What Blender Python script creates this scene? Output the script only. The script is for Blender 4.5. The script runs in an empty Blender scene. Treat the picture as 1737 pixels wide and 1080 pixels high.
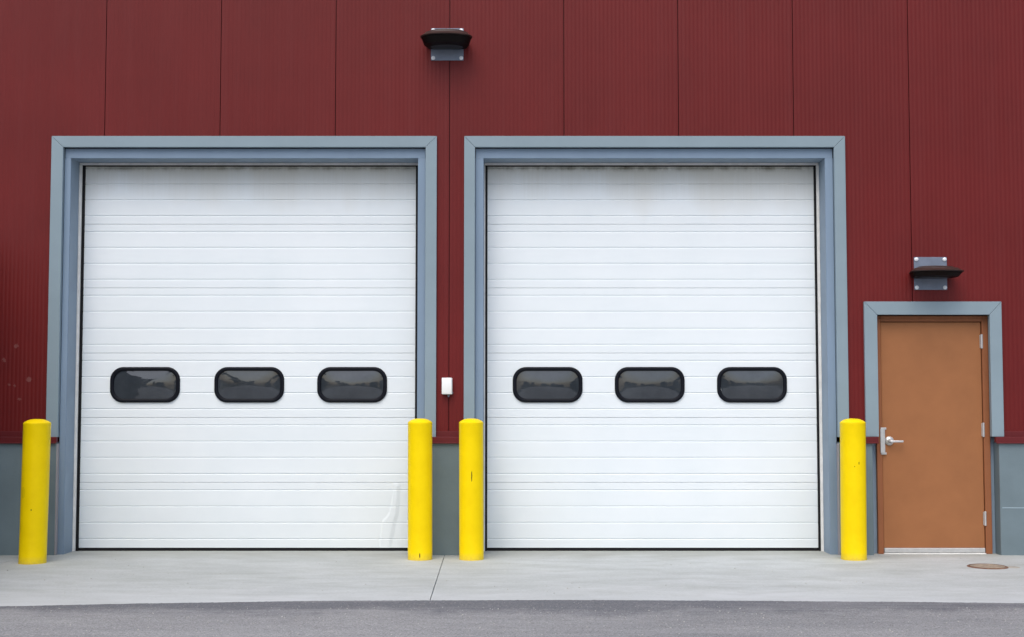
import bpy, bmesh, math, random
from mathutils import Vector, noise
random.seed(7)
S = bpy.context.scene
COL = S.collection

# ------------------------------------------------------------------ materials
def new_mat(name):
    m = bpy.data.materials.new(name); m.use_nodes = True
    nt = m.node_tree; b = nt.nodes['Principled BSDF']
    return m, nt, b

def N(nt, typ, **kw):
    n = nt.nodes.new(typ)
    for k, v in kw.items():
        if k == 'inp':
            for kk, vv in v.items(): n.inputs[kk].default_value = vv
        else: setattr(n, k, v)
    return n

def noise_node(nt, scale, detail=4, rough=.55, vec=None, stretch=None):
    tc = N(nt, 'ShaderNodeNewGeometry')
    src = tc.outputs['Position'] if vec is None else vec
    if stretch:
        mp = N(nt, 'ShaderNodeMapping'); mp.inputs['Scale'].default_value = stretch
        nt.links.new(src, mp.inputs['Vector']); src = mp.outputs['Vector']
    n = N(nt, 'ShaderNodeTexNoise', inp={'Scale': scale, 'Detail': detail, 'Roughness': rough})
    nt.links.new(src, n.inputs['Vector'])
    return n.outputs['Fac']

def ramp(nt, fac, stops):
    r = N(nt, 'ShaderNodeValToRGB')
    e = r.color_ramp.elements
    while len(e) < len(stops): e.new(.5)
    for i, (p, c) in enumerate(stops):
        e[i].position = p; e[i].color = (c[0], c[1], c[2], 1) if len(c) == 3 else c
    nt.links.new(fac, r.inputs['Fac'])
    return r.outputs['Color']

def mul(c, k): return tuple(min(1, x * k) for x in c)

def mix(nt, fac, a, b, mode='MIX'):
    n = N(nt, 'ShaderNodeMix', data_type='RGBA', blend_type=mode)
    for key, v in (('Factor', fac), ('A', a), ('B', b)):
        sock = [s for s in n.inputs if s.name == key and (s.type == 'RGBA' if key != 'Factor' else s.type == 'VALUE')][0]
        if hasattr(v, 'is_linked'): nt.links.new(v, sock)
        elif isinstance(v, (int, float)): sock.default_value = v
        else: sock.default_value = (v[0], v[1], v[2], 1)
    return [o for o in n.outputs if o.type == 'RGBA'][0]

def math_node(nt, op, a, b=None, clamp=False):
    n = N(nt, 'ShaderNodeMath', operation=op); n.use_clamp = clamp
    for i, v in enumerate((a, b)):
        if v is None: continue
        if hasattr(v, 'is_linked'): nt.links.new(v, n.inputs[i])
        else: n.inputs[i].default_value = v
    return n.outputs[0]

def bump(nt, b, h, strength=.2, dist=.01):
    n = N(nt, 'ShaderNodeBump', inp={'Strength': strength, 'Distance': dist})
    nt.links.new(h, n.inputs['Height']); nt.links.new(n.outputs['Normal'], b.inputs['Normal'])

def paint(name, col, rough=.5, metal=0, var=.08, vscale=3, bs=.05, bscale=120, ior=1.45, stretch=None, spec=.28):
    m, nt, b = new_mat(name)
    f = noise_node(nt, vscale, 5, .6, stretch=stretch)
    c = ramp(nt, f, [(.3, mul(col, 1 - var)), (.7, mul(col, 1 + var))])
    nt.links.new(c, b.inputs['Base Color'])
    b.inputs['Roughness'].default_value = rough; b.inputs['Metallic'].default_value = metal
    b.inputs['IOR'].default_value = ior; b.inputs['Specular IOR Level'].default_value = spec
    if bs: bump(nt, b, noise_node(nt, bscale, 3), bs, .002)
    return m

RED = (.126, .0098, .0098)
M = {}
M['trim'] = paint('trim_paint', (.232, .302, .346), .5, var=.05, vscale=2, bs=.04)
M['flange'] = paint('steel_blue_paint', (.205, .280, .375), .5, var=.06, vscale=2.5, bs=.05, stretch=(1, 1, .4))
M['jamb'] = paint('jamb_paint', (.235, .305, .385), .5, var=.07, vscale=3, bs=.05)
M['stop'] = paint('aluminium_stop', (.74, .74, .72), .45, var=.10, vscale=14, bs=0)
M['rubber_and_gap'] = paint('black_rubber_and_gap', (.008, .008, .010), .7, bs=0)
M['gasket'] = paint('black_gasket', (.0055, .0065, .011), .5, bs=0, spec=.15)
M['base'] = paint('grey_masonry_paint', (.150, .198, .222), .75, var=.10, vscale=2.2, bs=.5, bscale=90)
M['joint'] = paint('pale_joint', (.30, .38, .43), .8, bs=0)
M['caulk'] = paint('caulk', (.33, .31, .32), .8, bs=0)
M['sill'] = paint('red_flashing', (.118, .0155, .018), .42, var=.06, vscale=3, bs=.04)
M['brown'] = paint('brown_door_paint', (.310, .127, .051), .55, var=.06, vscale=5, bs=.18, bscale=160)
M['brown_frame'] = paint('brown_frame_paint', (.27, .10, .043), .5, var=.06, vscale=5, bs=.06)
M['chrome'] = paint('satin_metal', (.60, .60, .60), .35, metal=.55, var=.08, vscale=20, bs=0)
M['galv'] = paint('galvanised_plate', (.185, .215, .28), .5, metal=.25, var=.10, vscale=14, bs=.05)
M['bolt'] = paint('white_bolt', (.75, .78, .82), .4, bs=0)
M['bronze'] = paint('dark_bronze', (.034, .020, .017), .36, spec=.5, metal=0, var=.2, vscale=8, bs=.05)
M['black'] = paint('black_casting', (.005, .003, .003), .5, spec=.15, bs=0)
M['lens'] = paint('dusty_lens', (.02, .018, .018), .3, bs=0)
M['plastic'] = paint('white_plastic', (.82, .84, .84), .4, var=.02, bs=0)
M['roofing'] = paint('roof_membrane', (.25, .25, .26), .8, bs=.2)
M['bark'] = paint('bark', (.05, .038, .03), .9, var=.3, vscale=8, bs=.6, bscale=20)
M['needles'] = paint('needles', (.035, .048, .022), .9, var=.4, vscale=1.2, bs=0)

def siding_mat():
    m, nt, b = new_mat('red_siding')
    f = noise_node(nt, 1.1, 5, .6)
    c = ramp(nt, f, [(.28, mul(RED, .90)), (.72, mul(RED, 1.10))])
    # faint vertical run-off marks
    st = noise_node(nt, 9, 3, .6, stretch=(1, 1, .05))
    c = mix(nt, math_node(nt, 'MULTIPLY', math_node(nt, 'SUBTRACT', st, .45, True), .3), c, (.17, .045, .046))
    # small paint chips, few and low on the wall at the far left
    geo = N(nt, 'ShaderNodeNewGeometry'); pos = geo.outputs['Position']
    chip_pts = [(-4.60, 1.92), (-4.71, 1.79), (-4.475, 1.61), (-4.66, 1.565), (-4.605, 1.55), (-4.56, 1.43)]
    chip = None
    wob = noise_node(nt, 55, 3)
    for (x, z), r in zip(chip_pts, (.019, .016, .022, .012, .010, .014)):
        d = N(nt, 'ShaderNodeVectorMath', operation='DISTANCE'); nt.links.new(pos, d.inputs[0]); d.inputs[1].default_value = (x, 0, z)
        dd = math_node(nt, 'ADD', d.outputs['Value'], math_node(nt, 'MULTIPLY', math_node(nt, 'SUBTRACT', wob, .5), .055))
        k = math_node(nt, 'LESS_THAN', dd, r)
        chip = k if chip is None else math_node(nt, 'MAXIMUM', chip, k)
    c = mix(nt, math_node(nt, 'MULTIPLY', chip, .30), c, (.30, .16, .15))
    nt.links.new(c, b.inputs['Base Color'])
    b.inputs['Roughness'].default_value = .5; b.inputs['Specular IOR Level'].default_value = .22
    bump(nt, b, noise_node(nt, 170, 2), .15, .002)
    return m
M['siding'] = siding_mat()

def door_mat(name, grime):
    m, nt, b = new_mat(name)
    f = noise_node(nt, 1.6, 5, .6)
    c = ramp(nt, f, [(.25, (.715, .775, .810)), (.75, (.770, .818, .850))])
    geo = N(nt, 'ShaderNodeNewGeometry'); sep = N(nt, 'ShaderNodeSeparateXYZ')
    nt.links.new(geo.outputs['Position'], sep.inputs[0]); z = sep.outputs['Z']; x = sep.outputs['X']
    # run-off grime under the head: streaks of uneven length
    st = noise_node(nt, 70, 5, .75, stretch=(1, 1, .018))
    big = noise_node(nt, 1.7, 3, .5, stretch=(1, 1, .2))
    lim = math_node(nt, 'ADD', math_node(nt, 'MULTIPLY', st, .34), math_node(nt, 'MULTIPLY', big, .32))
    top = math_node(nt, 'SUBTRACT', 3.655, z)
    fade = math_node(nt, 'DIVIDE', math_node(nt, 'SUBTRACT', lim, top), .45, True)
    fade = math_node(nt, 'MULTIPLY', fade, math_node(nt, 'ADD', math_node(nt, 'MULTIPLY', st, 1.2), -.10), True)
    c = mix(nt, math_node(nt, 'MULTIPLY', fade, grime * .62, True), c, (.44, .41, .32))
    film = math_node(nt, 'DIVIDE', math_node(nt, 'SUBTRACT', math_node(nt, 'MULTIPLY', big, .8), top), .40, True)
    c = mix(nt, math_node(nt, 'MULTIPLY', film, .55), c, (.60, .575, .50))
    # thin moss-dark line right at the top
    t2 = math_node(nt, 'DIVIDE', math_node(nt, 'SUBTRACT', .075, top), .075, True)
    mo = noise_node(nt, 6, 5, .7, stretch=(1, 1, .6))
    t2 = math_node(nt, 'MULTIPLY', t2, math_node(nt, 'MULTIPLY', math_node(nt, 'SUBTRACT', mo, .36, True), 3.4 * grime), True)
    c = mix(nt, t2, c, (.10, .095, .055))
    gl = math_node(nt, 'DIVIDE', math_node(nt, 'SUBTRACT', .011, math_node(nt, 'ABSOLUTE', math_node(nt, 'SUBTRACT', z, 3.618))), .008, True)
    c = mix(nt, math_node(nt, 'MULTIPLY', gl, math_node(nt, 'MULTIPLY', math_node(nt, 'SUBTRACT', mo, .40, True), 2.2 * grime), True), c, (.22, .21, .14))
    # road film on the bottom section
    low = math_node(nt, 'DIVIDE', math_node(nt, 'SUBTRACT', .75, z), .75, True)
    lf = noise_node(nt, 3, 5, .7, stretch=(.5, 1, 1))
    c = mix(nt, math_node(nt, 'MULTIPLY', low, math_node(nt, 'MULTIPLY', lf, .25)), c, (.50, .55, .56))
    # scattered scuffs
    sc = noise_node(nt, 9, 6, .75, stretch=(1, 1, 1.4))
    c = mix(nt, math_node(nt, 'MULTIPLY', math_node(nt, 'SUBTRACT', sc, .68, True), 2.2, True), c, (.42, .42, .42))
    nt.links.new(c, b.inputs['Base Color'])
    b.inputs['Roughness'].default_value = .5; b.inputs['Specular IOR Level'].default_value = .35
    bump(nt, b, noise_node(nt, 5, 3, stretch=(.35, 1, 1.6)), .10, .02)
    return m
M['door_a'] = door_mat('white_door_steel', .75)
M['door_b'] = door_mat('white_door_steel_streaked', 1.0)

def yellow_mat(name, marks):
    m, nt, b = new_mat(name)
    tc = N(nt, 'ShaderNodeTexCoord'); ob = tc.outputs['Object']
    f = noise_node(nt, 5, 5, .6, vec=ob)
    c = ramp(nt, f, [(.3, (.83, .59, .001)), (.7, (.90, .66, .002))])
    # scuffs
    s = noise_node(nt, 14, 6, .75, vec=ob, stretch=(1, 1, .5))
    c = mix(nt, math_node(nt, 'MULTIPLY', math_node(nt, 'SUBTRACT', s, .665, True), 3.0, True), c, (.36, .22, .02))
    sep = N(nt, 'ShaderNodeSeparateXYZ'); nt.links.new(ob, sep.inputs[0])
    wob = noise_node(nt, 60, 3, .6, vec=ob)
    # grime ring at the foot
    low = math_node(nt, 'DIVIDE', math_node(nt, 'SUBTRACT', .07, sep.outputs['Z']), .07, True)
    c = mix(nt, math_node(nt, 'MULTIPLY', low, math_node(nt, 'MULTIPLY', wob, .7)), c, (.30, .25, .12))
    for (mx, mz, rx, rz, k) in marks:
        dx = math_node(nt, 'DIVIDE', math_node(nt, 'SUBTRACT', sep.outputs['X'], mx), rx)
        dz = math_node(nt, 'DIVIDE', math_node(nt, 'SUBTRACT', sep.outputs['Z'], mz), rz)
        d = math_node(nt, 'ADD', math_node(nt, 'MULTIPLY', dx, dx), math_node(nt, 'MULTIPLY', dz, dz))
        d = math_node(nt, 'ADD', d, math_node(nt, 'MULTIPLY', math_node(nt, 'SUBTRACT', wob, .5), 2.4))
        front = math_node(nt, 'LESS_THAN', sep.outputs['Y'], 0)
        c = mix(nt, math_node(nt, 'MULTIPLY', math_node(nt, 'MULTIPLY', math_node(nt, 'LESS_THAN', d, 1), front), k), c, (.05, .035, .01))
    nt.links.new(c, b.inputs['Base Color'])
    b.inputs['Roughness'].default_value = .42; b.inputs['Specular IOR Level'].default_value = .12
    bump(nt, b, noise_node(nt, 30, 4, vec=ob), .12, .004)
    return m

def glass_mat():
    m, nt, b = new_mat('dark_bulged_pane')
    f = noise_node(nt, 6, 3, .5)
    c = ramp(nt, f, [(.3, (.026, .032, .040)), (.7, (.042, .050, .060))])
    nt.links.new(c, b.inputs['Base Color'])
    b.inputs['Roughness'].default_value = .02; b.inputs['IOR'].default_value = 1.75
    bump(nt, b, noise_node(nt, 7, 2, .5, stretch=(.7, 1, 1)), .12, .012)
    return m
M['glass'] = glass_mat()

def concrete_mat():
    m, nt, b = new_mat('broomed_concrete')
    big = noise_node(nt, .55, 4, .6)
    c = ramp(nt, big, [(.3, (.380, .402, .402)), (.7, (.440, .468, .472))])
    mid = noise_node(nt, 3.2, 6, .7, stretch=(.6, 1.6, 1))
    c = mix(nt, math_node(nt, 'MULTIPLY', math_node(nt, 'SUBTRACT', mid, .44, True), 1.9, True), c, (.285, .300, .280))
    pale = noise_node(nt, 1.5, 6, .75, stretch=(.5, 1.0, 1))
    c = mix(nt, math_node(nt, 'MULTIPLY', math_node(nt, 'SUBTRACT', pale, .48, True), 2.6, True), c, (.50, .525, .54))
    fine = noise_node(nt, 90, 6, .8, stretch=(.45, 1, 1))
    drag = noise_node(nt, 4, 6, .75, stretch=(.35, .9, 1))
    c = mix(nt, .35, c, ramp(nt, drag, [(.35, (.40, .40, .40)), (.65, (.60, .60, .60))]), 'OVERLAY')
    c = mix(nt, .65, c, ramp(nt, fine, [(.3, (.36, .36, .36)), (.7, (.64, .64, .64))]), 'OVERLAY')
    geo = N(nt, 'ShaderNodeNewGeometry'); sep = N(nt, 'ShaderNodeSeparateXYZ')
    nt.links.new(geo.outputs['Position'], sep.inputs[0])
    # damp, dirty band along the foot of the building, drifting in and out
    dn = noise_node(nt, 2.0, 5, .65)
    d = math_node(nt, 'DIVIDE', math_node(nt, 'ADD', sep.outputs['Y'], math_node(nt, 'MULTIPLY', dn, .9)), .55, True)
    c = mix(nt, math_node(nt, 'MULTIPLY', d, .50), c, (.250, .256, .222))
    # pale dusty edge along the tarmac
    e = math_node(nt, 'DIVIDE', math_node(nt, 'SUBTRACT', math_node(nt, 'MULTIPLY', pale, -4.2), sep.outputs['Y']), .9, True)
    c = mix(nt, math_node(nt, 'MULTIPLY', e, .65), c, (.52, .54, .555))
    # dark specks
    sp = noise_node(nt, 34, 2, .5)
    c = mix(nt, math_node(nt, 'MULTIPLY', math_node(nt, 'SUBTRACT', sp, .765, True), 14, True), c, (.09, .09, .09))
    nt.links.new(c, b.inputs['Base Color']); b.inputs['Roughness'].default_value = .85
    bump(nt, b, fine, .25, .004)
    return m
M['concrete'] = concrete_mat()

def asphalt_mat():
    m, nt, b = new_mat('worn_tarmac')
    big = noise_node(nt, .9, 7, .75, stretch=(.35, 1.6, 1))
    c = ramp(nt, big, [(.3, (.172, .176, .186)), (.7, (.296, .295, .300))])
    geo = N(nt, 'ShaderNodeNewGeometry'); sep = N(nt, 'ShaderNodeSeparateXYZ')
    nt.links.new(geo.outputs['Position'], sep.inputs[0])
    # darker sealed strip where the tarmac was rolled up to the slab
    w = noise_node(nt, 1.3, 7, .72)
    d = math_node(nt, 'DIVIDE', math_node(nt, 'ADD', math_node(nt, 'ADD', sep.outputs['Y'], 3.42), math_node(nt, 'MULTIPLY', math_node(nt, 'SUBTRACT', w, .5), 1.5)), .34, True)
    c = mix(nt, math_node(nt, 'MULTIPLY', d, .95), c, (.118, .122, .138))
    fine = noise_node(nt, 95, 5, .8)
    c = mix(nt, 1, c, ramp(nt, fine, [(.30, (.16, .16, .16)), (.70, (.84, .84, .84))]), 'OVERLAY')
    band = noise_node(nt, 1.7, 6, .75, stretch=(.22, 1.5, 1))
    c = mix(nt, math_node(nt, 'MULTIPLY', math_node(nt, 'SUBTRACT', band, .50, True), 2.6, True), c, (.33, .33, .34))
    vo = N(nt, 'ShaderNodeTexVoronoi', inp={'Scale': 75}); nt.links.new(geo.outputs['Position'], vo.inputs['Vector'])
    rnd = N(nt, 'ShaderNodeSeparateColor'); nt.links.new(vo.outputs['Color'], rnd.inputs[0])
    near = math_node(nt, 'LESS_THAN', vo.outputs['Distance'], .38)
    lt = math_node(nt, 'MULTIPLY', near, math_node(nt, 'GREATER_THAN', rnd.outputs[0], .94))
    dk = math_node(nt, 'MULTIPLY', near, math_node(nt, 'GREATER_THAN', rnd.outputs[1], .93))
    c = mix(nt, math_node(nt, 'MULTIPLY', lt, .7), c, (.44, .43, .42))
    c = mix(nt, math_node(nt, 'MULTIPLY', dk, .6), c, (.035, .035, .04))
    nt.links.new(c, b.inputs['Base Color']); b.inputs['Roughness'].default_value = .9
    bump(nt, b, noise_node(nt, 130, 4, .7), .6, .006)
    return m
M['asphalt'] = asphalt_mat()

def rust_mat():
    m, nt, b = new_mat('rusty_iron')
    f = noise_node(nt, 25, 5, .7)
    c = ramp(nt, f, [(.3, (.07, .03, .02)), (.5, (.16, .075, .045)), (.75, (.24, .17, .12))])
    nt.links.new(c, b.inputs['Base Color']); b.inputs['Roughness'].default_value = .8
    bump(nt, b, f, .4, .004)
    return m
M['rust'] = rust_mat()
M['rust_pale'] = paint('worn_iron', (.30, .245, .19), .8, var=.35, vscale=22, bs=.3, bscale=60)
M['charcoal'] = paint('shade_wall_charcoal', (.018, .018, .02), .6, var=.1, bs=.1)
M['ring'] = paint('pale_mortar_ring', (.36, .34, .30), .85, var=.15, vscale=15, bs=.3)
M['stone'] = paint('pale_pebbles', (.45, .44, .42), .8, var=.3, vscale=9, bs=0)

# ------------------------------------------------------------------ mesh helpers
class MB:
    def __init__(s): s.bm = bmesh.new()
    def box(s, x0, x1, y0, y1, z0, z1, bev=0, seg=1):
        b = bmesh.new(); bmesh.ops.create_cube(b, size=1)
        for v in b.verts:
            v.co = Vector(((x0 + x1) / 2 + v.co.x * (x1 - x0), (y0 + y1) / 2 + v.co.y * (y1 - y0), (z0 + z1) / 2 + v.co.z * (z1 - z0)))
        if bev: bmesh.ops.bevel(b, geom=b.edges[:], offset=bev, segments=seg, affect='EDGES', profile=.5)
        s.join(b); return s
    def join(s, b):
        me = bpy.data.meshes.new('t'); b.to_mesh(me); b.free(); s.bm.from_mesh(me); bpy.data.meshes.remove(me)
    def prism(s, pts, y0, y1, bev=0):      # polygon in x,z pushed from y0 (front) to y1 (back)
        b = bmesh.new()
        f = [b.verts.new((x, y0, z)) for x, z in pts]; k = [b.verts.new((x, y1, z)) for x, z in pts]
        n = len(pts); b.faces.new(f); b.faces.new(k[::-1])
        for i in range(n): b.faces.new((f[i], k[i], k[(i + 1) % n], f[(i + 1) % n]))
        bmesh.ops.recalc_face_normals(b, faces=b.faces[:])
        if bev: bmesh.ops.bevel(b, geom=b.edges[:], offset=bev, segments=2, affect='EDGES', profile=.5)
        s.join(b); return s
    def lathe(s, prof, n=48, axis='z', c=(0, 0, 0), cap=True):   # prof: (radius, height)
        b = bmesh.new(); rings = []
        for r, h in prof:
            ring = []
            for i in range(n):
                a = 2 * math.pi * i / n; u, v = r * math.cos(a), r * math.sin(a)
                p = (u, v, h) if axis == 'z' else ((u, h, v) if axis == 'y' else (h, u, v))
                ring.append(b.verts.new(Vector(p) + Vector(c)))
            rings.append(ring)
        for a, d in zip(rings, rings[1:]):
            for i in range(n): b.faces.new((a[i], a[(i + 1) % n], d[(i + 1) % n], d[i]))
        if cap: b.faces.new(rings[0][::-1]); b.faces.new(rings[-1])
        bmesh.ops.recalc_face_normals(b, faces=b.faces[:])
        s.join(b); return s
    def tube(s, p0, p1, r0, r1, n=8):
        p0, p1 = Vector(p0), Vector(p1); d = (p1 - p0).normalized()
        a = d.orthogonal().normalized(); c = d.cross(a); b = bmesh.new(); R = []
        for p, r in ((p0, r0), (p1, r1)):
            R.append([b.verts.new(p + (a * math.cos(t) + c * math.sin(t)) * r) for t in [2 * math.pi * i / n for i in range(n)]])
        for i in range(n): b.faces.new((R[0][i], R[0][(i + 1) % n], R[1][(i + 1) % n], R[1][i]))
        b.faces.new(R[0][::-1]); b.faces.new(R[1]); s.join(b); return s
    def build(s, name, mat, parent=None, smooth=None):
        me = bpy.data.meshes.new(name); s.bm.to_mesh(me); s.bm.free()
        o = bpy.data.objects.new(name, me); COL.objects.link(o); me.materials.append(mat)
        if parent: o.parent = parent
        if smooth is not None:
            me.polygons.foreach_set('use_smooth', [True] * len(me.polygons))
            me.set_sharp_from_angle(angle=math.radians(smooth))
        return o

def empty(name, label, cat, loc=(0, 0, 0), group=None):
    o = bpy.data.objects.new(name, None); COL.objects.link(o); o.location = loc
    o['label'] = label; o['category'] = cat
    if group: o['group'] = group
    return o
def tag(o, **k):
    for a, b in k.items(): o[a] = b
    return o

def rrect(w, h, r, n=10):
    pts = []
    for cx, cz, a0 in ((w / 2 - r, h / 2 - r, 0), (-w / 2 + r, h / 2 - r, 90), (-w / 2 + r, -h / 2 + r, 180), (w / 2 - r, -h / 2 + r, 270)):
        for i in range(n + 1):
            a = math.radians(a0 + 90 * i / n); pts.append((cx + r * math.cos(a), cz + r * math.sin(a)))
    return pts

# ------------------------------------------------------------------ ground
def sheet(name, x0, x1, y0, y1, z, mat):
    b = MB(); v = [b.bm.verts.new(p) for p in ((x0, y0, z), (x1, y0, z), (x1, y1, z), (x0, y1, z))]; b.bm.faces.new(v)
    return tag(b.build(name, mat), kind='structure')
sheet('ground', -400, 400, -400, 400, -.30, paint('soil', (.10, .095, .07), .95, var=.3, vscale=.3, bs=.3, bscale=10))

def edge_y(x):      # the ragged seam between slab and tarmac
    return -2.745 - x * x * (.0225 if x < 0 else .0105) + .010 * noise.noise(Vector((x * 9, 0, 3))) + .012 * noise.noise(Vector((x * 40, 0, 9))) + .006 * noise.noise(Vector((x * 110, 0, 2))) + .018 * noise.noise(Vector((x * 1.1, 5, 0)))
b = MB()
joints = [(-9, -9), (-4.44, -4.50), (-.618, -.56), (9, 9)]     # (x at the wall, x at the tarmac)
for (a0, a1), (c0, c1) in zip(joints, joints[1:]):
    bb = bmesh.new()
    g = .003
    top = [(a0 + g, .62, 0), (c0 - g, .62, 0), (c0 - g, 0, 0), (c1 - g, -5.0, 0), (a1 + g, -5.0, 0), (a0 + g, 0, 0)]
    vt = [bb.verts.new(p) for p in top]; vb = [bb.verts.new((p[0], p[1], -.2)) for p in top]
    bb.faces.new(vt); bb.faces.new(vb[::-1])
    for i in range(6): bb.faces.new((vt[i], vb[i], vb[(i + 1) % 6], vt[(i + 1) % 6]))
    bmesh.ops.recalc_face_normals(bb, faces=bb.faces[:])
    b.join(bb)
pav = tag(b.build('pavement', M['concrete']), kind='structure')
b = MB(); prev = None
xs = [-60 + i * 5.0 for i in range(10)] + [-9.9 + i * .012 for i in range(1651)] + [10 + i * 5.0 for i in range(11)]
for x in xs:
    y = edge_y(max(-8, min(8, x)))
    cur = [b.bm.verts.new((x, y, -.004)), b.bm.verts.new((x, y - .006, .006)), b.bm.verts.new((x, -60, .006))]
    if prev:
        b.bm.faces.new((prev[0], cur[0], cur[1], prev[1])); b.bm.faces.new((prev[1], cur[1], cur[2], prev[2]))
    prev = cur
bmesh.ops.recalc_face_normals(b.bm, faces=b.bm.faces[:])
road = tag(b.build('road', M['asphalt']), kind='structure')
for p in road.data.polygons: pass

# loose grit on the tarmac and slab
b = MB()
for i in range(700):
    x = random.uniform(-4.6, 4.6); on_road = random.random() < .84
    y = random.uniform(-4.6, -3.05) if on_road else random.uniform(-2.4, -.2)
    r = random.choice((.0025, .003, .004, .005)) * (1.25 if random.random() < .05 else 1)
    bb = bmesh.new(); bmesh.ops.create_icosphere(bb, subdivisions=1, radius=r)
    for v in bb.verts: v.co = Vector((v.co.x * random.uniform(.8, 1.4), v.co.y, v.co.z * .7)) + Vector((x, y, (.006 if on_road else 0) + r * .5))
    b.join(bb)
gr = b.build('gravel', M['stone']); tag(gr, kind='stuff', label='pale grit and tiny pebbles scattered over the tarmac and slab', category='gravel')

# drain cover set in the slab
dc = empty('drain_cover', 'small round rusty iron cover set in the concrete right of the brown door foot', 'drain cover', (4.065, -.86, 0))
dc.scale = (.90, .95, 1)
b = MB(); b.lathe([(.0, .004), (.130, .004), (.133, .001), (.138, .001), (.141, .006), (.156, .006), (.160, .001)], 48); b.build('lid', M['rust_pale'], dc, smooth=40)
b = MB(); b.lathe([(.163, .0005), (.165, .008), (.178, .006), (.188, .0005)], 48, cap=False); b.build('ring', M['rust'], dc, smooth=40)
b = MB(); b.lathe([(.0, -.002), (.0, .0022), (.07, .0022), (.086, -.002)], 40, c=(.215, -.03, 0)); b.build('mortar_patch', M['ring'], dc, smooth=60)

# ------------------------------------------------------------------ building
bld = empty('warehouse', 'dark red ribbed metal warehouse front with two white overhead doors and grey base', 'warehouse', (0, 0, 0))

SEAMS = [-9.15, -8.08, -7.01, -5.94, -4.87, -3.815, -2.735, -1.655, -.585, .487, 1.560, 2.638, 3.722, 4.865, 5.90, 6.94, 8.01, 9.08]
X0, X1 = SEAMS[0], SEAMS[-1]
TOPZ = 7.2
GARAGES = [dict(xo0=-4.300, xo1=-.702, xi0=-4.190, xi1=-.806, fl0=-4.130, fl1=-.880, dx0=-4.082, dx1=-.920, w0=.024, w1=.012, m='door_a'),
           dict(xo0=-.446, xo1=3.110, xi0=-.345, xi1=3.006, fl0=-.266, fl1=2.930, dx0=-.234, dx1=2.886, w0=.011, w1=.024, m='door_b')]
ZO, ZI, ZF, ZD = 3.872, 3.768, 3.672, 3.696      # trim outer top, trim inner, flange inner, door top
PD = dict(xo0=3.264, xo1=4.538, xi0=3.384, xi1=4.426, zo=2.322, zi=2.200)
BOT = 1.095

def bottom_at(x):
    for g in GARAGES:
        if g['xo0'] + .02 < x < g['xo1'] - .02: return ZO - .03
    if PD['xo0'] + .02 < x < PD['xo1'] - .02: return PD['zo'] - .03
    return BOT
RIB = 1.068 / 28
for s0, s1 in zip(SEAMS, SEAMS[1:]):
    b = MB(); bb = b.bm
    x = s0 + .0035; pts = [(x, .03), (x, .0)]
    n = 28; w = (s1 - s0 - .011) / n; x = s0 + .0055
    for i in range(n):
        u = x + i * w
        pts += [(u + w * .10, .0), (u + w * .30, -.0016), (u + w * .62, -.0016), (u + w * .82, .0)]
    pts += [(s1 - .0035, .0), (s1 - .0035, .03)]
    tilt = random.uniform(-.0012, .0012)
    vs = {}
    for (xa, ya), (xb, yb) in zip(pts, pts[1:]):
        zb = bottom_at((xa + xb) / 2)
        q = [bb.verts.new((xa, ya, zb)), bb.verts.new((xb, yb, zb)), bb.verts.new((xb, yb + tilt, TOPZ)), bb.verts.new((xa, ya + tilt, TOPZ))]
        bb.faces.new(q)
    b.build('siding_panel', M['siding'], bld)
b = MB()     # dark backing behind the seams, sides, back and roof
def wall_cut(b, y0, y1):
    cuts = [(X0, -4.25), (-.75, -.40), (3.06, 3.33), (4.47, X1)][:0]
    
    b.box(X0, -4.25, y0, y1, BOT + .02, TOPZ - .01); b.box(-.75, -.40, y0, y1, BOT + .02, 3.82)
    b.box(3.06, 3.33, y0, y1, BOT + .02, TOPZ - .01); b.box(4.496, X1, y0, y1, BOT + .02, TOPZ - .01)
    b.box(-4.25, 3.06, y0, y1, 3.82, TOPZ - .01); b.box(3.33, 4.496, y0, y1, 2.27, TOPZ - .01)
wall_cut(b, .032, .30)
b.build('inner_wall', paint('dark_core', (.03, .008, .009), .8, bs=0), bld)
b = MB(); b.box(X0, X0 + .2, .31, 14, 0, TOPZ); b.box(X1 - .2, X1, .31, 14, 0, TOPZ); b.box(X0 + .2, X1 - .2, 13.8, 14, 0, TOPZ)
b.build('side_wall', M['sill'], bld)
b = MB(); b.box(X0 - .02, X1 + .02, -.04, 14.02, TOPZ + .002, TOPZ + .12); b.build('roof', M['roofing'], bld)

# sill flashing
def flash(x0, x1):
    b = MB()
    b.box(x0, x1, -.006, .028, 1.078, 1.132, .002)              # flat upstand under the ribs
    b.box(x0, x1, -.060, -.008, 1.028, 1.080, .003)             # projecting drip face
    b.box(x0, x1, -.072, -.0605, 1.020, 1.032, .002)            # hemmed lip
    b.build('sill_flashing', M['sill'], bld)
flash(X0, -4.192); flash(-.78, -.37); flash(3.030, 3.372); flash(4.452, X1)

# base wall
def basewall(x0, x1):
    b = MB(); b.box(x0, x1, -.045, .30, -.02, 1.0275, .004); return b.build('base_wall', M['base'], bld)
basewall(X0, -4.196); basewall(-.803, -.348); basewall(3.010, 3.318); basewall(4.482, X1)
b = MB(); b.box(4.50, X1, -.0475, -.040, .428, .437); b.build('wall_joint', M['joint'], bld)
b = MB(); b.box(-4.1955, -4.186, -.040, .019, .0, 1.018, .001); b.build('caulk_bead', M['caulk'], bld)
b = MB(); b.box(3.001, 3.0095, -.040, .019, .0, 1.018, .001); b.build('caulk_bead', M['caulk'], bld)

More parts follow.
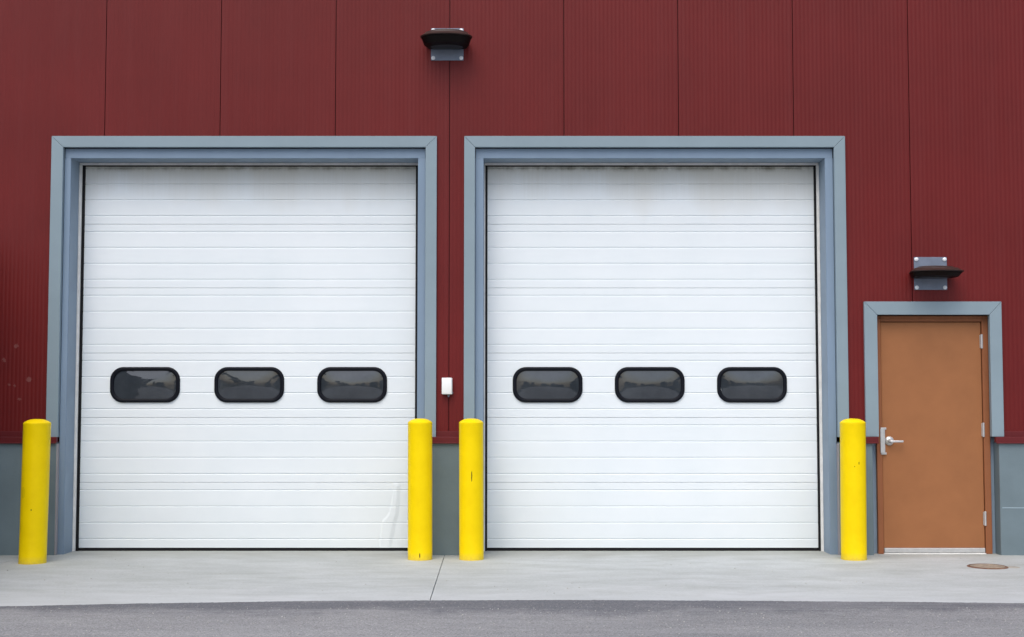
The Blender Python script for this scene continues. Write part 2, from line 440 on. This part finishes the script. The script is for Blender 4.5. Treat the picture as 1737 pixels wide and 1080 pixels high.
# garage doors ----------------------------------------------------
def garage_trim(g):
    o0, o1, i0, i1 = g['xo0'], g['xo1'], g['xi0'], g['xi1']; k = .0012
    b = MB(); b.prism([(o0 + k, ZO), (o1 - k, ZO), (i1 - k, ZI), (i0 + k, ZI)], -.030, .02, .0025); b.build('head_trim', M['trim'], bld)
    for a, c in ((o0, i0), (o1, i1)):
        b = MB(); b.prism([(a, 1.078), (a, ZO - k), (c, ZI - k), (c, 1.078)], -.030, .02, .0025); b.build('side_trim', M['trim'], bld)
    # steel channel: front flange set back behind the trim, deep jamb and head reveal
    b = MB(); b.box(g['xi0'] + .004, g['xi1'] - .004, .020, .034, ZF, ZI - .006, .002)
    b.build('door_head', M['flange'], bld)
    b = MB(); b.box(g['fl0'] - .012, g['fl1'] + .012, .035, .285, ZF, ZF + .014); b.build('head_reveal', M['jamb'], bld)
    for s, xi, fl in ((-1, g['xi0'], g['fl0']), (1, g['xi1'], g['fl1'])):
        b = MB(); a, c = sorted((xi - s * .002, fl)); b.box(a, c, .018, .032, -.01, ZF - .0005, .002)
        b.build('door_jamb', M['flange'] , bld)
        a, c = sorted((fl, fl + s * .012)); b = MB(); b.box(a, c, .0325, .285, -.01, ZF - .001); b.build('side_reveal', M['jamb'], bld)
    # aluminium weather stop
    b = MB(); w = .026
    b.box(g['fl0'] + .001, g['fl1'] - .001, .262, .284, ZF - w + .004, ZF - .001, .002)
    for s, fl, ww in ((1, g['fl0'], g['w0']), (-1, g['fl1'], g['w1'])):
        a, c = sorted((fl + s * .001, fl + s * ww)); b.box(a, c, .262, .284, 0, ZF - w + .003, .002)
        a, c = sorted((fl + s * .001, fl + s * .010)); b.box(a, c, .254, .2615, 0, ZF - w, .001)
    b.build('weather_stop', M['stop'], bld)
    b = MB(); b.box(g['fl0'] - .05, g['fl1'] + .05, .36, .38, 0.0, 3.80)  # black sheet behind the door stands in for the dark of the gaps
    b.box(g['fl0'] + .001, g['dx0'] - .002, .288, .35, 0, 3.70); b.box(g['dx1'] + .002, g['fl1'] - .001, .288, .35, 0, 3.70)
    b.box(g['dx0'] - .001, g['dx1'] + .001, .286, .2975, 3.639, 3.71); b.build('seal_and_gap_backing', M['rubber_and_gap'], bld)
for g in GARAGES: garage_trim(g)

CREASE = [(.66, -1.112), (.50, -1.118), (.35, -1.150), (.27, -1.215), (.06, -1.240)]
CREASE2 = [(.66, -1.085), (.50, -1.090), (.35, -1.100), (.27, -1.125), (.06, -1.165)]
def interp(t, z):
    for (z0, x0), (z1, x1) in zip(t, t[1:]):
        if z1 <= z <= z0: return x0 + (x1 - x0) * (z0 - z) / (z0 - z1)
    return t[0][1] if z > t[0][0] else t[-1][1]
def crease_dy(x, z):
    if z > .644 or z < .0: return 0
    a, c = interp(CREASE, z), interp(CREASE2, z)
    k = min(1, (.644 - z) / .03) * .9
    e = c + .035
    if x <= a - .012 or x >= e + .05: return 0
    if x < a: d = -.0040 * (x - a + .012) / .012
    elif x < c: d = -.0040 - .0012 * (x - a) / max(.001, c - a)
    elif x < e: d = -.0052 + .0075 * (x - c) / (e - c)
    else: d = .0023 * (1 - (x - e) / .05)
    return d * k * 1.35

def garage_door(g):
    z0, z1 = .030, ZD; nsec = 6; h = (z1 - z0) / nsec
    prof = []      # (z, y) from bottom to top
    prof.append((z0, .04)); prof.append((z0, .300))
    for k in range(nsec):
        zb = z0 + k * h; zt = zb + h
        if k: prof += [(zb + .0012, .314), (zb + .0016, .3015), (zb + .0045, .300)]
        for fr in (.862, .612, .362, .112)[::-1]:
            zc = zb + (1 - fr) * h if False else zt - fr * h
        for fr in (.862, .612, .362, .112):
            zc = zt - fr * h
            prof += [(zc - .0105, .300), (zc - .0035, .3052), (zc + .0010, .3056), (zc + .0034, .300)]
        if k < nsec - 1: prof += [(zt - .0045, .300), (zt - .0016, .3015), (zt - .0012, .314)]
    prof.append((z1, .300)); prof.append((z1, .34))
    prof[0] = (z0, .34)
    xs = [g['dx0'], g['dx1']]
    crease = g['m'] == 'door_a'
    if crease:
        xs = [g['dx0']] + [-1.45 + i * .006 for i in range(88)] + [g['dx1']]
        pp = []
        for (za, ya), (zb, yb) in zip(prof, prof[1:]):
            pp.append((za, ya)); n = int((zb - za) / .012) if za < .66 else 0
            for i in range(1, n): pp.append((za + (zb - za) * i / n, ya + (yb - ya) * i / n))
        pp.append(prof[-1]); prof = pp
    b = MB(); bb = b.bm; rows = []
    for z, y in prof:
        rows.append([bb.verts.new((x, y + (crease_dy(x, z) if crease and y < .32 else 0), z)) for x in xs])
    for r0, r1 in zip(rows, rows[1:]):
        for i in range(len(xs) - 1): bb.faces.new((r0[i], r0[i + 1], r1[i + 1], r1[i]))
    bmesh.ops.recalc_face_normals(bb, faces=bb.faces[:])
    # make sure the skin faces the yard
    if sum(f.normal.y * f.calc_area() for f in bb.faces) > 0: bmesh.ops.reverse_faces(bb, faces=bb.faces[:])
    d = b.build('garage_door', M[g['m']], bld, smooth=12)
    b = MB(); b.box(g['dx0'], g['dx1'], .303, .335, .0, .0295, .003); b.build('bottom_seal', M['rubber_and_gap'], d)
    zs = 1.563
    cxs = (-3.480, -2.492, -1.516) if crease else (.338, 1.306, 2.276)
    for cx in cxs:
        W, H, R = .662, .337, .125
        out, inn = rrect(W, H, R), rrect(W - .072, H - .072, R - .028)
        b = MB(); bb = b.bm; n = len(out)
        loops = []
        for f_, y in ((0., .301), (0., .290), (.10, .2835), (.35, .2800), (.65, .2805), (.90, .2850), (1., .2935), (1.0, .301)):
            loops.append([bb.verts.new((cx + o[0] + (i_[0] - o[0]) * f_, y, zs + o[1] + (i_[1] - o[1]) * f_)) for o, i_ in zip(out, inn)])
        for l0, l1 in zip(loops, loops[1:]):
            for i in range(n): bb.faces.new((l0[i], l0[(i + 1) % n], l1[(i + 1) % n], l1[i]))
        bmesh.ops.recalc_face_normals(bb, faces=bb.faces[:])
        b.build('window_frame', M['gasket'], d, smooth=60)
        b = MB(); bb = b.bm; hw, hh = (W - .072) / 2, (H - .072) / 2; bul = random.uniform(.009, .017)
        sk = random.uniform(-.012, .012); tl = random.uniform(-.010, .012); rings = []
        for s in [1 - i / 20 for i in range(20)]:
            ring = []
            for px, pz in inn:
                X, Z = px * s, pz * s
                q = (1 - (X / hw) ** 2) * (1 - (Z / hh) ** 2)
                ring.append(bb.verts.new((cx + X, .2965 - bul * q + sk * X + tl * Z, zs + Z)))
            rings.append(ring)
        c = bb.verts.new((cx, .2965 - bul, zs))
        for l0, l1 in zip(rings, rings[1:]):
            for i in range(n): bb.faces.new((l0[i], l0[(i + 1) % n], l1[(i + 1) % n], l1[i]))
        for i in range(n): bb.faces.new((rings[-1][i], rings[-1][(i + 1) % n], c))
        bmesh.ops.recalc_face_normals(bb, faces=bb.faces[:])
        if sum(f.normal.y for f in bb.faces) > 0: bmesh.ops.reverse_faces(bb, faces=bb.faces[:])
        b.build('window_pane', M['glass'], d, smooth=180)
for g in GARAGES: garage_door(g)

# entry door -------------------------------------------------------
k = .0012
b = MB(); b.prism([(PD['xo0'] + k, PD['zo']), (PD['xo1'] - k, PD['zo']), (PD['xi1'] - k, PD['zi']), (PD['xi0'] + k, PD['zi'])], -.030, .02, .0025); b.build('head_trim', M['trim'], bld)
for a, c in ((PD['xo0'], PD['xi0']), (PD['xo1'], PD['xi1'])):
    b = MB(); b.prism([(a, 1.082), (a, PD['zo'] - k), (c, PD['zi'] - k), (c, 1.082)], -.030, .02, .0025); b.build('side_trim', M['trim'], bld)
b = MB()                                                   # painted return round the frame
b.box(3.330, 3.392, .098, .20, 0, 2.25); b.box(4.444, 4.495, .098, .20, 0, 2.25)
b.box(4.440, 4.452, .015, .097, 1.08, 2.20)
b.box(3.372, 3.384, .015, .097, 1.08, 2.20)
b.build('door_return', M['jamb'], bld)
b = MB()
b.box(3.386, 3.436, .055, .20, 0, 2.196, .003); b.box(4.380, 4.440, .055, .20, 0, 2.196, .003); b.box(3.4365, 4.3795, .055, .20, 2.150, 2.196, .003)
b.build('door_frame', M['brown_frame'], bld)
b = MB(); b.box(3.4365, 4.3795, .14, .19, .0, 2.149); b.build('door_gap', M['rubber_and_gap'], bld)
b = MB(); b.box(3.4405, 4.3755, .072, .118, .054, 2.144, .003)
ed = b.build('entry_door', M['brown'], bld)
b = MB(); b.box(3.4415, 4.3745, .058, .115, .012, .0535, .004); b.build('door_sweep', M['chrome'], ed)
for z in (1.965, 1.143, .325):
    b = MB(); b.lathe([(.0085, -.066), (.0105, -.064), (.0105, .064), (.0085, .066)], 16, c=(4.378, .055, z)); b.box(4.364, 4.3775, .0665, .0715, z - .06, z + .06); b.build('hinge', M['chrome'], ed, smooth=40)
b = MB(); b.box(3.422, 3.462, .050, .056, .915, 1.165, .002); b.box(3.416, 3.450, .040, .0505, .93, 1.15, .002); b.box(3.455, 3.475, .052, .0715, .915, .935, .001); b.box(3.455, 3.475, .052, .0715, 1.145, 1.165, .001)
b.build('latch_guard', M['chrome'], ed)
b = MB(); b.lathe([(.043, .0715), (.043, .066), (.036, .058), (.020, .050), (.014, .020), (.012, .016)], 32, axis='y', c=(3.505, 0, 1.040)); b.build('handle_rose', M['chrome'], ed, smooth=50)
b = MB(); b.box(3.497, 3.620, .004, .0195, 1.027, 1.047, .006, 3); b.box(3.608, 3.622, .004, .034, 1.028, 1.046, .005, 2); b.build('handle', M['chrome'], ed, smooth=50)
b = MB(); b.box(3.4365, 4.3795, .050, .20, -.002, .008, .002); b.build('threshold', M['stop'], bld)

# ------------------------------------------------------------------ added wall, unseen beyond the left edge, to shade the left of the front
sw = empty('added_shade_wall', 'added charcoal wall out of view at the far left, there to shade the building front', 'wall', (-5.04, 0, 0))
b = MB(); b.box(-.10, .10, -4.2, -.08, -.02, 2.9, .01); b.build('shade_wall_face', M['charcoal'], sw)
b = MB(); b.box(-.11, .11, -4.21, -.08, 2.901, 2.95, .01); b.build('shade_wall_coping', M['sill'], sw)

# ------------------------------------------------------------------ bollards
def bollard(x, y, r, h, label, lean, marks):
    t = empty('bollard', label, 'bollard', (x, y, 0), 'yellow steel bollards guarding the doors')
    b = MB()
    b.lathe([(r + .001, -.02), (r + .0015, .004), (r, .010), (r, h * .25), (r, h * .5), (r, h * .75), (r, h - .052), (r + .0012, h - .046), (r + .0012, h - .040), (r - .0005, h - .034)], 72)
    for v in b.bm.verts:
        v.co.x += lean * v.co.z + .0012 * noise.noise(Vector((v.co.x * 9, v.co.y * 9, v.co.z * 3)))
    mt = yellow_mat('yellow_paint', marks)
    b.build('post', mt, t, smooth=30)
    b = MB()
    pr = [(r, h - .0345)]
    for i in range(1, 10):
        q = i / 10; rr = r * (1 - q ** 1.6); pr.append((rr - .001, h - .034 + .034 * (1 - (rr / r) ** 3)))
    pr.append((.002, h))
    b.lathe(pr, 72)
    for v in b.bm.verts: v.co.x += lean * v.co.z
    b.build('cap', mt, t, smooth=60)
    return t
BY = -.34
bollard(-4.192, -.60, .1165, 1.255, 'yellow bollard left of the left garage door, against the dark grey base wall', .013, [(.02, .47, .006, .006, .9), (-.06, .62, .02, .05, .15)])
bollard(-.822, BY, .1095, 1.255, 'yellow bollard at the left garage door right edge, dark nick at its foot', -.004, [(.005, .045, .005, .022, .95)])
bollard(-.362, BY, .1095, 1.255, 'yellow bollard beside the left jamb of the right garage door, dark scratch at mid height', -.004, [(.004, .745, .005, .05, .95)])
bollard(3.056, BY, .113, 1.255, 'yellow bollard between the right garage door and the brown entry door', .006, [(.03, .86, .006, .012, .6), (-.01, .83, .004, .006, .6)])

# ------------------------------------------------------------------ wall lights
def wall_light(loc, label, lift=0, dome=1):
    t = empty('wall_light', label, 'wall light', loc, 'bronze wall lights on grey plates')
    b = MB(); b.box(-.153, .153, -.012, -.0022, -.153, .153, .002); pl = b.build('mounting_plate', M['galv'], t)
    for sx in (-1, 1):
        for sz in (-1, 1):
            b = MB(); b.lathe([(.0185, -.0125), (.0185, -.018), (.011, -.023), (.003, -.0245)], 20, axis='y', c=(sx * .131, 0, sz * .131)); b.build('bolt', M['bolt'], t, smooth=50)
    def loop(w, dc, df, z, n=28):
        return [(w * .84, -.013, z)] + [(w * math.cos(math.pi * i / n), -dc - df * math.sin(math.pi * i / n) ** .82, z) for i in range(n + 1)] + [(-w * .84, -.013, z)]
    b = MB(); bb = b.bm
    L = [loop(q[0], q[1], q[2], q[3] + (lift if q[3] > -.04 else 0) + (q[3] * (dome - 1) if q[3] > .005 else 0)) for q in ((.192, .10, .12, -.047), (.208, .14, .14, -.044), (.230, .185, .150, -.006), (.240, .195, .155, -.003), (.242, .197, .157, .004),
         (.232, .190, .145, .010), (.205, .175, .125, .026), (.200, .173, .122, .032), (.165, .155, .100, .042), (.160, .152, .097, .048), (.110, .13, .07, .056), (.05, .11, .04, .060))]
    R = [[bb.verts.new(p) for p in l] for l in L]
    for l0, l1 in zip(R[3:], R[4:]):
        for i in range(len(l0)): bb.faces.new((l0[i], l0[(i + 1) % len(l0)], l1[(i + 1) % len(l0)], l1[i]))
    bb.faces.new(R[-1]); bb.faces.new(R[3][::-1])
    for k_ in (0, 1, 2):
        for v in R[k_]: bb.verts.remove(v)
    bmesh.ops.recalc_face_normals(bb, faces=bb.faces[:])
    u = MB(); ub = u.bm
    U = [[ub.verts.new((p[0], p[1], p[2] - (.0005 if k_ == 2 else 0))) for p in L[k_]] for k_ in (0, 1, 2)]
    for l0, l1 in zip(U, U[1:]):
        for i in range(len(l0)): ub.faces.new((l0[i], l0[(i + 1) % len(l0)], l1[(i + 1) % len(l0)], l1[i]))
    ub.faces.new(U[-1]); ub.faces.new(U[0][::-1])
    bmesh.ops.recalc_face_normals(ub, faces=ub.faces[:])
    u.build('lamp_body', M['black'], t, smooth=25)
    b.build('housing', M['bronze'], t, smooth=25)
    b = MB(); p = loop(.150, .09, .10, -.0505); v = [b.bm.verts.new(q) for q in p]; v2 = [b.bm.verts.new((q[0], q[1], q[2] + .003)) for q in p]
    b.bm.faces.new(v); b.bm.faces.new(v2[::-1])
    for i in range(len(v)): b.bm.faces.new((v[i], v2[i], v2[(i + 1) % len(v)], v[(i + 1) % len(v)]))
    bmesh.ops.recalc_face_normals(b.bm, faces=b.bm.faces[:])
    b.build('lens', M['lens'], t)
wall_light((-.608, 0, 4.745), 'dark bronze wall light high on the red wall between the two garage doors', .014, 1.42)
wall_light((3.892, 0, 2.585), 'dark bronze wall light just above the brown entry door')

# junction box
jb = empty('junction_box', 'small white plastic box on the red strip between the garage doors', 'junction box', (-.598, 0, 1.545))
b = MB(); b.box(-.046, .046, -.062, -.0025, -.074, .078, .006, 3); b.build('box_body', M['plastic'], jb, smooth=40)
b = MB(); b.box(-.049, .040, -.070, -.0625, -.070, .080, .003, 2); b.build('box_lid', M['plastic'], jb, smooth=40)
b = MB(); b.lathe([(.012, -.0745), (.012, -.086), (.007, -.088), (.007, -.098)], 16, c=(.012, -.03, 0)); b.box(.042, .054, -.03, -.010, -.066, -.050, .002); b.build('cable_gland', M['galv'], jb, smooth=40)

# ------------------------------------------------------------------ trees across the yard (seen mirrored in the door panes)
def bare_tree(x, y, h, label, seed):
    rnd = random.Random(seed)
    t = empty('bare_tree', label, 'tree', (x, y, 0), 'bare trees across the yard')
    b = MB(); tips = []
    def grow(p, d, L, r, lev):
        q = p + d * L; b.tube(p, q, r, r * .68, 6)
        if lev == 0: tips.append(q); return
        for i in range(3 if lev > 1 else 4):
            nd = (d + Vector((rnd.uniform(-.8, .8), rnd.uniform(-.8, .8), rnd.uniform(-.1, .5)))).normalized()
            grow(q, nd, L * rnd.uniform(.62, .85), r * .62, lev - 1)
    grow(Vector((0, 0, -.3)), Vector((rnd.uniform(-.1, .1), 0, 1)).normalized(), h * .28, h * .042, 4)
    b.build('trunk', M['bark'], t)
for i, (x, y, h) in enumerate(((-9.6, -21, 8.5), (-12.8, -25, 10), (-16.5, -24, 9))):
    bare_tree(x, y, h, ('leafless tree across the yard, nearest of the three', 'leafless tree across the yard, tallest of the three', 'leafless tree across the yard, farthest left')[i], 11 + i)
# far-off wood
b = MB(); bb = b.bm; rnd = random.Random(3)
for i in range(70):
    ang = math.radians(rnd.uniform(195, 345)); R = rnd.uniform(62, 85)
    cx, cy = R * math.cos(ang), R * math.sin(ang); h = rnd.uniform(4, 9) * (1.3 if cx < -12 else .7)
    for k_ in range(150):
        z = rnd.random() ** .8 * h; w = (1 - z / h) * h * .28 + .3
        a = rnd.uniform(0, 6.28); rr = w * math.sqrt(rnd.random()); s = rnd.uniform(.35, .8)
        c = Vector((cx + rr * math.cos(a), cy + rr * math.sin(a), z))
        n1 = Vector((rnd.uniform(-1, 1), rnd.uniform(-1, 1), rnd.uniform(-.5, .5))).normalized(); n2 = n1.orthogonal().normalized()
        bb.faces.new([bb.verts.new(c + n1 * s), bb.verts.new(c + n2 * s), bb.verts.new(c - n1 * s), bb.verts.new(c - n2 * s * .6)])
o = b.build('woodland', M['needles']); tag(o, kind='stuff', label='dark evergreen wood far across the yard', category='woodland')

# ------------------------------------------------------------------ sky, sun, camera
SUN_EL, SUN_AZ = math.radians(56), math.radians(-16)      # azimuth measured from straight behind the camera, towards +x
w = bpy.data.worlds.new('World'); S.world = w; w.use_nodes = True; nt = w.node_tree
bg = nt.nodes['Background']
sky = nt.nodes.new('ShaderNodeTexSky'); sky.sky_type = 'NISHITA'; sky.sun_disc = False
sky.sun_elevation = SUN_EL; sky.sun_rotation = math.pi - SUN_AZ
sky.air_density = 1.0; sky.dust_density = 4.0; sky.ozone_density = 1.0
hs = nt.nodes.new('ShaderNodeHueSaturation'); hs.inputs['Saturation'].default_value = 1.0
nt.links.new(sky.outputs[0], hs.inputs['Color']); nt.links.new(hs.outputs[0], bg.inputs['Color'])
bg.inputs['Strength'].default_value = .15
sun = bpy.data.lights.new('sun', 'SUN'); sun.energy = .9; sun.angle = math.radians(60); sun.color = (.95, 1, .97)
so = bpy.data.objects.new('sun', sun); COL.objects.link(so)
d = Vector((math.sin(SUN_AZ) * math.cos(SUN_EL), -math.cos(SUN_AZ) * math.cos(SUN_EL), math.sin(SUN_EL)))
so.rotation_euler = d.to_track_quat('Z', 'Y').to_euler()

cam = bpy.data.cameras.new('camera'); co = bpy.data.objects.new('camera', cam); COL.objects.link(co)
cam.sensor_fit = 'HORIZONTAL'; cam.sensor_width = 36; cam.lens = 36 * 2250 / 1737
co.location = (0, -12.3, 1.46)
co.rotation_euler = (math.pi / 2 + math.atan(130 / 2250), 0, 0)
cam.clip_end = 2000; cam.clip_start = .05
S.camera = co
S.render.resolution_x = 1024; S.render.resolution_y = 636
S.view_settings.view_transform = 'Standard'; S.view_settings.look = 'None'; S.view_settings.exposure = .42; S.view_settings.gamma = 1
S.view_settings.use_curve_mapping = False
